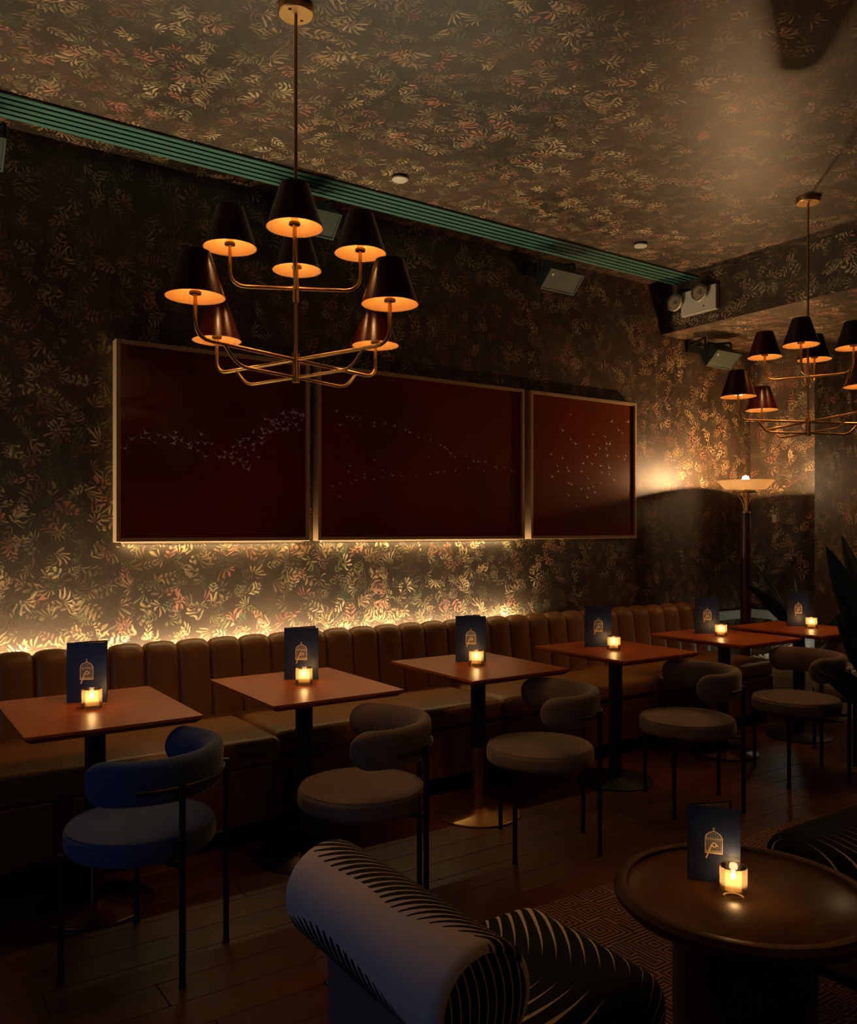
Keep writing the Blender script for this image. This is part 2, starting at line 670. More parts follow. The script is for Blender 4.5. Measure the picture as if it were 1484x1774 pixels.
floor = struct(box('floor', (X0, Y0, -0.10), (X9, WY, -0.018), 'substrate'))
struct(slab('wall_left', (X0, WY, 0), (EX + 0.1, WY + 0.1, CZ + 0.1), 'paper', (0, 2)))
struct(slab('wall_end', (EX, RY + 0.1, 0), (EX + 0.1, WY, CZ), 'paper', (1, 2)))
struct(slab('wall_return', (EX, RY, 0), (X9, RY + 0.1, CZ), 'paper', (0, 2)))
struct(slab('wall_far', (X9, Y0, 0), (X9 + 0.1, RY + 0.1, CZ), 'paper', (1, 2)))
struct(slab('wall_near', (X0 - 0.1, Y0, 0), (X0, WY + 0.1, CZ), 'paper', (1, 2)))
struct(slab('wall_rear', (X0, Y0 - 0.1, 0), (X9, Y0, CZ), 'plainwall', (0, 2)))
struct(slab('ceiling', (X0, Y0, CZ), (BX + 0.1, WY, CZ + 0.1), 'paper', (0, 1)))
struct(slab('ceiling_lower', (BX + 0.08, Y0, CZ2), (X9, WY, CZ2 + 0.08), 'paper', (0, 1)))
struct(slab('wall_bulkhead', (BX, Y0, CZ2), (BX + 0.08, WY, CZ), 'paper', (1, 2)))

# floor planks running along the banquette
PW, PL = 0.145, 1.7
plank_me = None
rows = int((3.9 + 0.2) / PW) + 1
for r in range(rows):
    y = -0.1 + r * PW
    off = random.random() * PL
    x = -1.9 + off - PL
    while x < 6.6:
        x0, x1 = max(x, -1.95), min(x + PL, 6.5)
        x += PL
        if x1 - x0 < 0.15:
            continue
        full = abs(x1 - x0 - PL) < 1e-6
        cx, cy = (x0 + x1) / 2, y + PW / 2
        # only the boards that the photograph can show
        xc = cx * math.cos(TH) - cy * math.sin(TH)
        dd = cx * math.sin(TH) + cy * math.cos(TH)
        if dd < 1.4 or abs(xc) > 0.62 * dd + 0.8:
            continue
        if full and plank_me:
            link('plank', plank_me, floor, (cx, cy, -0.009))
            continue
        h = (x1 - x0) / 2 - 0.001
        o = box('plank', (-h, -PW / 2 + 0.001, -0.009), (h, PW / 2 - 0.001, 0.009), 'plank', floor, bevel=0.0015, seg=1, loc=(cx, cy, -0.009))
        if full:
            plank_me = o.data

# teal slot diffuser in the ceiling beside the wall
t = thing('linear_air_diffuser', 'long teal slotted air diffuser in the ceiling along the left wall', 'air vent', (2.0, 4.27, CZ))
box('backing', (-3.9, -0.138, -0.006), (3.34, 0.092, 0.0), 'slot', t)
ys = [(-0.140 + 0.051 * i, -0.140 + 0.051 * i + 0.030) for i in range(5)]
for a, b in ys:
    box('slat', (-3.9, a, -0.016), (3.34, b, -0.004), 'teal', t, bevel=0.002, seg=1)

# ------------------------------------------------------------------ banquette
SX0, SX1, CW = -1.0, 5.62, 0.17
bq = thing('banquette', 'long brown leather banquette with channel-tufted back along the left wall', 'banquette', (0, 0, 0))


def channel_mesh():
    prof = []
    for k in range(7):
        t_ = k / 6
        prof.append((4.215 + 0.045 * t_, 0.44 + 0.35 * t_))
    c = (4.318, 0.792)
    R_ = 0.058
    for k in range(1, 9):
        a = PI - PI * k / 8
        prof.append((c[0] + R_ * math.cos(a), c[1] + R_ * math.sin(a)))
    prof.append((4.376, 0.60))
    prof.append((4.376, 0.12))
    n = len(prof)
    v, f = [], []
    S = 10
    nor = []
    for i in range(n):
        a, b = prof[max(i - 1, 0)], prof[min(i + 1, n - 1)]
        tx, tz = b[0] - a[0], b[1] - a[1]
        l = math.hypot(tx, tz)
        nor.append((-tz / l, tx / l))
    for j in range(S + 1):
        s = -1 + 2 * j / S
        bul = (1 - abs(s) ** 2.6) ** 0.6
        for i, (y, z) in enumerate(prof):
            d = 0.026 * (bul - 0.55) if i < n - 2 else 0.0
            v.append((s * CW / 2 * 0.996, y + nor[i][0] * d, z + nor[i][1] * d))
    for j in range(S):
        for i in range(n - 1):
            f.append((j * n + i, (j + 1) * n + i, (j + 1) * n + i + 1, j * n + i + 1))
    f.append(tuple(range(n)))
    f.append(tuple(S * n + i for i in reversed(range(n))))
    return v, f


v, f = channel_mesh()
ch0 = None
k = int((SX1 - 0.0) / CW)
for i in range(k + 3):
    xc = SX1 - CW / 2 - i * CW
    if xc < -0.4:
        break
    if ch0 is None:
        ch0 = mesh('back_channel', v, f, 'leather', bq, (xc, 0, 0), smooth=True, angle=60)
    else:
        link('back_channel', ch0.data, bq, (xc, 0, 0))
seams = [SX0, 1.64, 3.03, 4.40, SX1]
for i in range(4):
    a, b = seams[i], seams[i + 1]
    fy = 3.575 if i == 0 else 3.665
    sc = box('seat_cushion', (a + 0.004, fy, 0.345), (b - 0.004, 4.245, 0.475), 'leather', bq, bevel=0.045, seg=5, smooth=True)
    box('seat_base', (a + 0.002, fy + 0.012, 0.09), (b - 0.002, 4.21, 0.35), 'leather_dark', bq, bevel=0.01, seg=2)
    box('plinth', (a, fy + 0.07, 0.0), (b, 4.30, 0.095), 'black', bq)

led = tag(box('led_strip', (-1.2, 4.425, 0.700), (3.9, 4.499, 0.722), 'white'), 'slim light strip glowing on the wall behind the banquette back', 'light strip')

# ------------------------------------------------------------------ artworks
B1 = [(1.15,1.85),(1.18,1.9),(1.23,1.91),(1.25,1.94),(1.27,1.91),(1.3,1.89),(1.32,1.93),(1.35,1.92),(1.41,1.95),(1.4,1.92),(1.4,1.89),(1.44,1.91),(1.48,1.89),(1.49,1.87),(1.53,1.86),(1.53,1.9),(1.57,1.9),(1.55,1.95),(1.61,1.9),(1.57,1.83),(1.65,1.83),(1.68,1.83),(1.68,1.86),(1.72,1.85),(1.72,1.83),(1.75,1.86),(1.73,1.8),(1.77,1.82),(1.79,1.79),(1.82,1.77),(1.81,1.81),(1.82,1.85),(1.88,1.84),(1.73,1.89),(1.77,1.92),(1.77,1.9),(1.8,1.89),(1.85,1.91),(1.85,1.88),(1.9,1.92),(1.9,1.95),(1.82,1.94),(1.79,1.94),(1.85,1.98),(1.9,2.0),(1.91,1.98),(1.92,2.06),(1.96,2.05),(1.99,2.06),(1.97,2.03),(2.0,2.04),(2.03,2.05),(1.99,2.01),(2.03,2.01),(2.06,2.01),(2.07,2.04),(2.11,2.04),(2.13,2.01),(2.03,2.1),(2.05,2.08),(2.09,2.11),(2.11,2.11),(2.1,2.08),(2.14,2.1),(2.16,2.1),(2.15,2.07),(1.95,1.99)]
B2 = [(2.38,2.14),(2.45,2.11),(2.49,2.11),(2.54,2.11),(2.4,2.06),(2.54,2.06),(2.64,2.09),(2.64,2.07),(2.72,2.09),(2.79,2.08),(2.87,2.06),(2.9,2.05),(2.97,2.02),(3.06,2.01),(3.14,1.98),(3.17,1.97),(3.19,1.96),(3.22,1.93),(3.26,1.91),(3.35,1.92),(3.41,1.89),(3.45,1.89),(3.51,1.89),(3.05,1.9),(3.37,1.84),(3.5,1.83),(3.6,1.86),(3.61,1.85),(3.68,1.86),(3.74,1.84),(3.26,1.82),(3.17,1.81),(3.12,1.8),(3.06,1.79),(2.95,1.77),(2.84,1.77),(2.77,1.77),(2.7,1.8),(2.7,1.76),(2.64,1.74),(2.57,1.77),(2.57,1.75),(2.51,1.73),(2.48,1.71),(2.4,1.71),(2.35,1.69),(2.4,1.63),(2.46,1.78),(2.47,1.82),(2.64,1.86)]
B3 = [(4.3,2.27),(4.22,2.15),(4.3,2.09),(4.35,2.06),(4.11,1.97),(4.22,1.95),(4.17,1.89),(4.18,1.85),(4.27,1.88),(4.28,1.86),(4.12,1.81),(4.28,1.77),(4.31,1.76),(4.73,2.25),(4.91,2.26),(4.8,2.19),(4.84,2.17),(4.53,2.14),(4.66,2.13),(4.67,2.08),(4.71,2.08),(4.67,2.04),(4.6,2.04),(4.49,2.05),(4.47,1.97),(4.56,1.99),(4.68,1.99),(4.8,1.99),(4.88,2.0),(4.87,1.97),(4.52,1.92),(4.61,1.91),(4.43,1.92),(4.41,1.86),(4.62,1.86),(4.7,1.9),(4.7,1.85),(4.48,1.81),(4.61,1.78),(4.75,1.81),(4.41,1.73),(4.48,1.74),(4.53,1.75),(4.55,1.71),(4.47,1.67),(4.28,1.68),(4.36,1.6)]


def artwork(x0, x1, birds, label, seed, size, lit=True):
    z0, z1 = 1.366, 2.41
    fy, w = 4.432, 0.022
    t = thing('framed_artwork', label, 'artwork', ((x0 + x1) / 2, 4.5, z0), 0, 'row of three red bird prints on the wall')
    hx, h = (x1 - x0) / 2, z1 - z0
    MT['art%d' % seed] = art_mat(seed)
    y0 = fy - 4.5
    box('canvas', (-hx + 0.014, y0 + 0.018, 0.014), (hx - 0.014, -0.012, h - 0.014), 'art%d' % seed, t)
    box('frame_rail', (-hx, y0, 0), (-hx + w, -0.001, h), 'frame', t, bevel=0.002, seg=1)
    box('frame_rail', (hx - w, y0, 0), (hx, -0.001, h), 'frame', t, bevel=0.002, seg=1)
    box('frame_rail', (-hx + w, y0, 0), (hx - w, -0.001, w), 'frame', t, bevel=0.002, seg=1)
    box('frame_rail', (-hx + w, y0, h - w), (hx - w, -0.001, h), 'frame', t, bevel=0.002, seg=1)
    if lit:
        box('backlight_strip', (-hx + 0.04, -0.036, -0.010), (hx - 0.04, -0.012, -0.001), 'white', t)
        light('backlight', 'AREA', (0, -0.024, -0.012), P_ART * 2 * hx, (1.0, 0.76, 0.36), t, size=2 * hx - 0.1, size_y=0.012)
    rg = random.Random(seed)
    v, f = [], []
    cx = (x0 + x1) / 2
    for bx, bz in birds:
        s = size * rg.uniform(0.75, 1.25)
        a = rg.uniform(-0.7, 0.7)
        o1, o2 = rg.uniform(0.4, 1.1), rg.uniform(0.4, 1.1)
        pts = [(0, -0.12), (-0.62, 0.62 * o1), (-0.78, 0.66 * o1), (-0.18, 0.16), (0.05, 0.20), (0.15, 0.14), (0.66, 0.55 * o2), (0.60, 0.44 * o2), (0.18, -0.05), (0.12, -0.30), (0.0, -0.32)]
        n = len(v)
        for px, pz in pts:
            q = (px * math.cos(a) - pz * math.sin(a)) * s
            r_ = (px * math.sin(a) + pz * math.cos(a)) * s
            X_, Z_ = bx - cx + q, bz - z0 + r_
            X_ = max(-hx + w + .004, min(hx - w - .004, X_))
            v.append((X_, y0 + 0.0172, Z_))
        f.append(tuple(range(n, n + len(pts))))
    b = mesh('bird_print', v, f, 'birds', t)
    b['kind'] = 'stuff'
    b['label'] = 'flock of small pale birds printed on dark red'


artwork(1.10, 2.195, B1, 'dark red print of a dense bird flock, nearest and leftmost of the three frames', 1, 0.032)
artwork(2.247, 3.847, B2, 'wide dark red print with birds in two thin lines, middle of the three frames', 2, 0.021)
artwork(3.905, 4.988, B3, 'dark red print of scattered tiny birds, rightmost frame nearest the floor lamp', 3, 0.024, False)

# ------------------------------------------------------------------ chandeliers
def shade_profile(rb, rt, h):
    return [(rb, 0), (rt, h), (0, h + 0.001)]


def chandelier(label, loc, a_low):
    """loc = ceiling point; heights are measured from the floor"""
    t = thing('chandelier', label, 'chandelier', (loc[0], loc[1], CZ), 0, 'brass chandeliers with maroon shades')
    Z = lambda z: z - CZ
    can = lathe('canopy', [(0, 0), (0.066, 0), (0.066, -0.026), (0.062, -0.030), (0, -0.030)], 'brass', t)
    for s in (-1, 1):
        cyl('screw', 0.006, -0.036, -0.029, 'brass', can, (0.034 * s, 0.02 * s, 0), 10)
    cyl('rod', 0.0065, Z(1.99), -0.02, 'brass', t, seg=12)
    cyl('hub', 0.013, Z(2.283), Z(2.342), 'brass', t, seg=18)
    cyl('hub', 0.014, Z(1.980), Z(2.088), 'brass', t, seg=18)
    for tier, (rad, zr, za, off) in enumerate(((0.24, 2.471, 2.33, a_low + 45), (0.455, 2.197, 2.064, a_low))):
        for k in range(4):
            a = math.radians(off + 90 * k)
            c, s = math.cos(a), math.sin(a)
            p = lambda r, z: (r * c, r * s, Z(z))
            arm = tube('arm', fillet([p(0.0, za), p(rad, za), p(rad, zr + 0.012)], 0.062), 0.0068, 'brass', t)
            if tier:
                tube('brace', fillet([p(0.0, 1.998), p(0.275, 1.998), p(0.335, za)], 0.045), 0.0058, 'brass', arm)
            x, y = rad * c, rad * s
            cyl('socket_cup', 0.020, Z(zr + 0.010), Z(zr + 0.018), 'bronze', arm, (x, y, 0), 16)
            sh = lathe('lamp_shade', [(0.0985, 0), (0.049, 0.150), (0, 0.151)], 'shade', t, (x, y, Z(zr)), 36)
            lathe('shade_lining', [(0.0982, 0.0), (0.0962, 0.0), (0.047, 0.147), (0, 0.1475)], 'lining', sh, None, 36)
            cyl('candle_sleeve', 0.013, 0.018, 0.075, 'sleeve', sh, None, 14)
            lathe('bulb', [(0, 0.075), (0.010, 0.078), (0.014, 0.090), (0.010, 0.104), (0, 0.110)], 'bulb', sh, None, 14)
            light('bulb_light', 'POINT', (x, y, Z(zr + 0.090)), P_BULB, WARM, t, size=0.022)
    return t


chandelier('brass two-tier chandelier with maroon shades hanging in front of the red artworks', (1.356, 2.856), 18.6)
chandelier('distant brass chandelier with maroon shades hanging near the floor lamp, cut by the frame', (4.62, 2.80), -22.4)

# ------------------------------------------------------------------ bistro tables
TH_Z = 0.75


def bistro_table(x, y, label, base, w=0.60, d=0.70):
    t = thing('bistro_table', label, 'table', (x, y, 0), 0, 'wooden tables along the banquette')
    hw, hd = w / 2, d / 2
    v = []
    for (z, i) in ((0.750, 0.0), (0.740, 0.0), (0.722, 0.022)):
        v += [(-hw + i, -hd + i, z), (hw - i, -hd + i, z), (hw - i, hd - i, z), (-hw + i, hd - i, z)]
    f = [(0, 1, 2, 3), (11, 10, 9, 8)]
    for q in (0, 4):
        for k_ in range(4):
            f.append((q + k_, q + (k_ + 1) % 4, q + 4 + (k_ + 1) % 4, q + 4 + k_))
    mesh('table_top', v, f, 'table', t)
    box('top_plate', (-0.13, -0.13, 0.712), (0.13, 0.13, 0.7215), 'black', t)
    if base == 'black':
        cyl('column', 0.038, 0.02, 0.715, 'black', t, seg=24)
    else:
        cyl('column', 0.038, 0.34, 0.715, 'black', t, seg=24)
        cyl('lower_pole', 0.027, 0.015, 0.345, base, t, seg=24)
    bm_ = 'black' if base == 'black' else base
    lathe('base', [(0, 0), (0.209, 0), (0.212, 0.003), (0.212, 0.008), (0.206, 0.012), (0.06, 0.020), (0.045, 0.030), (0, 0.030)], bm_, t, seg=56)
    return t


TB = [(0.755, 3.35, 'steel', 'reddish wooden table at the left edge, behind the blue chair'),
      (1.63, 3.35, 'bronze', 'square wooden table second from the left, behind the foremost grey chair'),
      (2.59, 3.34, 'brass', 'wooden table on the shiny brass base, third from the left'),
      (3.58, 3.34, 'black', 'wooden table on a black column, fourth from the left'),
      (4.60, 3.36, 'bronze', 'wooden table fifth from the left, before the banquette end'),
      (5.40, 3.34, 'black', 'farthest wooden table, next to the plants and floor lamp')]
for x, y, b, l in TB:
    bistro_table(x, y, l, b)

# ------------------------------------------------------------------ menus and candles
def emblem(parent, y):
    """gold bird cage with a perched long-tailed bird; flat foil"""
    v, f = [], []

    def strip(pts, w, closed=False):
        n0 = len(v)
        n = len(pts)
        for i, p in enumerate(pts):
            a, b = pts[max(i - 1, 0)], pts[min(i + 1, n - 1)]
            if closed:
                a, b = pts[i - 1], pts[(i + 1) % n]
            dx, dz = b[0] - a[0], b[1] - a[1]
            l = math.hypot(dx, dz) or 1
            nx, nz = -dz / l * w / 2, dx / l * w / 2
            v.append((p[0] + nx, y, p[1] + nz))
            v.append((p[0] - nx, y, p[1] - nz))
        for i in range(n if closed else n - 1):
            j = (i + 1) % n
            f.append((n0 + 2 * i, n0 + 2 * j, n0 + 2 * j + 1, n0 + 2 * i + 1))

    W, zb, zs, zt = 0.025, 0.092, 0.137, 0.158
    arch = [(-W, zb), (-W, zs)] + [(-W * math.cos(PI * k / 12), zs + (zt - zs) * math.sin(PI * k / 12) ** 1.1 + (0.004 if k == 6 else 0)) for k in range(1, 12)] + [(W, zs), (W, zb)]
    strip(arch, 0.0024)
    strip([(-W - 0.001, zb), (W + 0.001, zb)], 0.0044)
    strip([(-W, zb + 0.006), (W, zb + 0.006)], 0.0016)
    strip([(-W, zs), (W, zs)], 0.0016)
    strip([(-W, zs - 0.004), (W, zs - 0.004)], 0.0010)
    for k in range(-4, 5):
        xx = k * W / 5
        top = zs + (zt - zs) * (max(0, 1 - (xx / W) ** 2)) ** 0.55
        strip([(xx, zb), (xx, top)], 0.0011)
    strip([(0.0, zt), (0.0, zt + 0.008)], 0.0024)
    strip([(0.0025 * math.cos(2 * PI * k / 10), zt + 0.010 + 0.0025 * math.sin(2 * PI * k / 10)) for k in range(10)], 0.0014, True)
    strip([(0.001 + 0.0062 * math.cos(2 * PI * k / 16), 0.117 + 0.0062 * math.sin(2 * PI * k / 16)) for k in range(16)], 0.0036, True)
    strip([(0.007, 0.116), (0.013, 0.1145)], 0.0034)
    strip([(-0.006, 0.118), (-0.014, 0.096), (-0.023, 0.074)], 0.0042)
    return mesh('emblem', v, f, 'gold', parent)


def menu(x, y, z, rz, label, flip=1):
    t = thing('menu_card', label, 'menu', (x, y, z), rz, 'standing navy menus')
    w, h, th = 0.155, 0.235, 0.0022
    fr = box('front_cover', (-w / 2, 0, 0), (w / 2, th, h), 'navy', t)
    e = emblem(fr, -0.0004)
    e['label'] = 'gold foil bird cage with a perched bird'
    bk = box('back_cover', (0, 0, 0), (w * flip, th, h), 'navy', t, loc=(-w / 2 * flip, th, 0), rot=(0, 0, math.radians(33) * flip))
    box('inner_page', (0.004 * flip, -0.0012, 0.004), (w * 0.94 * flip, -0.0003, h - 0.004), 'cream', bk)
    return t


def candle(x, y, z, label):
    t = thing('tealight_glass', label, 'candle', (x, y, z), 0, 'lit candles in amber glasses')
    R = 0.038
    lathe('glass_cup', [(0, 0.0), (R - 0.002, 0.0), (R, 0.004), (R - 0.001, 0.020), (R - 0.001, 0.072), (R - 0.002, 0.074), (R - 0.005, 0.072), (R - 0.006, 0.013), (0, 0.011)], 'glass', t, seg=32)
    lathe('wax', [(0, 0.0125), (R - 0.008, 0.0125), (R - 0.008, 0.030), (0.010, 0.028), (0, 0.028)], 'wax', t, seg=24)
    cyl('wick', 0.0012, 0.028, 0.038, 'black', t, seg=6)
    lathe('flame', [(0, 0.036), (0.0050, 0.040), (0.0068, 0.046), (0.0050, 0.052), (0.0018, 0.059), (0, 0.063)], 'flame', t, seg=14)
    light('flame_light', 'POINT', (0, 0, 0.050), P_CANDLE, (1.0, 0.64, 0.30), t, size=0.012)
    return t


def onZ(px, py, z):
    d = 1450.0 * (1.43 - z) / (py - 918.0)
    r = (px - 742.0) / 1450.0
    return ((r * math.cos(TH) + math.sin(TH)) * d, (-r * math.sin(TH) + math.cos(TH)) * d)


MZ = 0.7502
TN = ['the leftmost table', 'the second table from the left', 'the table with the brass base', 'the fourth table from the left', 'the fifth table from the left', 'the farthest table']
MENUS = [(0.752, 3.48), (1.67, 3.46), (2.62, 3.44), (3.555, 3.45), (4.60, 3.49), (5.49, 3.40)]
CANDS = [(0.745, 3.36), (1.63, 3.35), (2.575, 3.335), (3.555, 3.33), (4.58, 3.37), (5.47, 3.29)]
for i in range(6):
    menu(MENUS[i][0], MENUS[i][1], MZ, -TH + (0.05, 0.0, 0.0, 0.04, -0.05, 0.0)[i], 'navy menu with gold bird cage standing on ' + TN[i])
    candle(CANDS[i][0], CANDS[i][1], MZ, 'lit tealight in an amber glass on ' + TN[i])

# ------------------------------------------------------------------ dining chairs
def chair_proto(velvet):
    t = thing('dining_chair', 'x', 'chair', (0, 0, 0), 0, 'round-seated velvet chairs')
    prof = [(0, 0.384)]
    R, z0, z1 = 0.243, 0.380, 0.458
    for k in range(7):
        a = -PI / 2 + (PI / 2) * k / 6
        prof.append((R - 0.026 + 0.026 * math.cos(a), z0 + 0.026 + 0.026 * math.sin(a)))
    for k in range(7):
        a = (PI / 2) * k / 6
        prof.append((R - 0.022 + 0.022 * math.cos(a), z1 - 0.022 + 0.022 * math.sin(a)))
    prof += [(0.12, z1 + 0.004), (0, z1 + 0.005)]
    seat = lathe('seat', prof, velvet, t, seg=56, angle=80)
    ring = [((R - 0.010) * math.cos(2 * PI * k / 56), (R - 0.010) * math.sin(2 * PI * k / 56), z1 - 0.004) for k in range(56)]
    tube('piping', ring, 0.0035, velvet, seat, seg=6, closed=True)
    ring = [(0.170 * math.cos(2 * PI * k / 40), 0.170 * math.sin(2 * PI * k / 40), 0.372) for k in range(40)]
    tube('seat_frame', ring, 0.011, 'black', t, seg=8, closed=True)
    # wrap-round backrest, open towards +y
    Rb, hh, th_, zc = 0.234, 0.072, 0.032, 0.645
    amax = math.radians(101)
    N, S = 48, 16
    v, f = [], []
    L = amax * Rb
    for i in range(N + 1):
        s = -L + 2 * L * i / N
        s = L * math.sin(s / L * PI / 2)
        e = max(0.0, abs(s) - (L - hh))
        g = math.sqrt(max(0.0, 1 - (e / hh) ** 2))
        hz = max(0.004, hh * g)
        ht = max(0.003, th_ * (1 - (e / hh) ** 4) ** 0.5 if e < hh else 0.003)
        a = -PI / 2 + s / Rb
        for k in range(S):
            b = 2 * PI * k / S
            cb, sb = math.cos(b), math.sin(b)
            cr = math.copysign(abs(cb) ** 0.75, cb) * ht
            cz = math.copysign(abs(sb) ** 0.75, sb) * hz
            r_ = Rb + cr + (0.012 if sb > 0 else -0.004) * sb
            v.append((r_ * math.cos(a), r_ * math.sin(a), zc + cz))
    for i in range(N):
        for k in range(S):
            l = (k + 1) % S
            f.append((i * S + k, i * S + l, (i + 1) * S + l, (i + 1) * S + k))
    f.append(tuple(range(S)))
    f.append(tuple(N * S + k for k in reversed(range(S))))
    back = mesh('backrest', v, f, velvet, t, smooth=True, angle=80)
    pp = []
    for i in range(33):
        s = -(L - 0.03) + 2 * (L - 0.03) * i / 32
        a = -PI / 2 + s / Rb
        pp.append(((Rb + 0.028) * math.cos(a), (Rb + 0.028) * math.sin(a), zc + hh * 0.80 * math.sqrt(max(0, 1 - max(0, (abs(s) - (L - hh)) / hh) ** 2))))
    tube('piping', pp, 0.0032, velvet, back, seg=6)
    # rail hugging the outside of the backrest
    pr = []
    am = math.radians(62)
    for i in range(25):
        a = -PI / 2 - am + 2 * am * i / 24
        pr.append(((Rb + 0.037) * math.cos(a), (Rb + 0.037) * math.sin(a), 0.622))
    tube('back_rail', pr, 0.008, 'black', t, seg=8)
    for s in (-1, 1):
        xr, yr = 0.150 * s, -math.sqrt((Rb + 0.048) ** 2 - 0.150 ** 2)
        lg = cyl('leg', 0.0105, 0.006, 0.636, 'black', t, (xr, yr + 0.004, 0), 14)
        cyl('foot_cap', 0.0125, 0.0, 0.010, 'black', lg, None, 14)
        tube('seat_bracket', [(0.105 * s, -0.13, 0.375), (xr, yr + 0.004, 0.375)], 0.009, 'black', t, 8)
        xf, yf = 0.215 * s, 0.150
        lg = cyl('leg', 0.0105, 0.006, 0.405, 'black', t, (xf, yf, 0), 14)
        cyl('foot_cap', 0.0125, 0.0, 0.010, 'black', lg, None, 14)
        tube('seat_bracket', [(0.13 * s, 0.10, 0.372), (xf, yf, 0.372)], 0.009, 'black', t, 8)
    return t


# facing = world angle of the seat's open front
CH = [(0.794, 2.868, 133, 'slate blue velvet chair with round seat, at the leftmost table'),
      (1.60, 2.79, 151, 'grey-brown velvet chair with wrap-round back, directly beyond the fern-print roll'),
      (2.568, 2.853, 149, 'grey-brown velvet chair beside the brass table base, third from the left'),
      (3.580, 2.842, 150, 'grey-brown velvet chair in front of the fourth table from the left'),
      (4.53, 2.82, 149, 'grey-brown velvet chair in front of the fifth table from the left'),
      (5.22, 2.84, 152, 'farthest velvet chair, half hidden by the dark plant at the right edge')]
blue = chair_proto('velvet_blue')
grey = None
for i, (x, y, a, l) in enumerate(CH):
    if i == 0:
        o = blue
    elif grey is None:
        o = grey = chair_proto('velvet')
    else:
        o = copy_tree(grey)
    o.location = (x, y, 0)
    o.rotation_euler = (0, 0, math.radians(a - 90))
    o['label'] = l

# ------------------------------------------------------------------ rug, lounge table, armchairs
rug = tag(box('area_rug', (1.22, 0.2, 0.0005), (3.95, 2.37, 0.011), 'rug', bevel=0.003, seg=1), 'muted maze-patterned rug under the round lounge table', 'rug')

LX, LY, LR = 2.045, 1.432, 0.353
lt = thing('lounge_table', 'round dark wooden lounge table with raised rim and drum base', 'table', (LX, LY, 0.011))
lathe('table_top', [(0, 0.386), (LR - 0.012, 0.386), (LR - 0.004, 0.390), (LR - 0.030, 0.4095), (0, 0.4095)], 'lounge_wood', lt, seg=72)
lathe('rim', [(LR - 0.038, 0.408), (LR - 0.036, 0.417), (LR - 0.027, 0.422), (LR - 0.010, 0.419), (LR, 0.404), (LR - 0.002, 0.388), (LR - 0.016, 0.373), (LR - 0.036, 0.366), (LR - 0.038, 0.408)], 'dark_wood', lt, seg=72)
cyl('drum_base', 0.190, 0.0, 0.387, 'dark_wood', lt, seg=48)
mx, my = onZ(1236, 1529, 0.421)
lm = menu(mx, my, 0.4208, -TH - math.radians(20), 'navy menu with gold bird cage standing on the round lounge table', flip=1)
lm.scale = (0.92, 0.92, 0.92)
cx_, cy_ = onZ(1270, 1546, 0.421)
candle(cx_, cy_, 0.4208, 'lit tealight in an amber glass on the round lounge table')


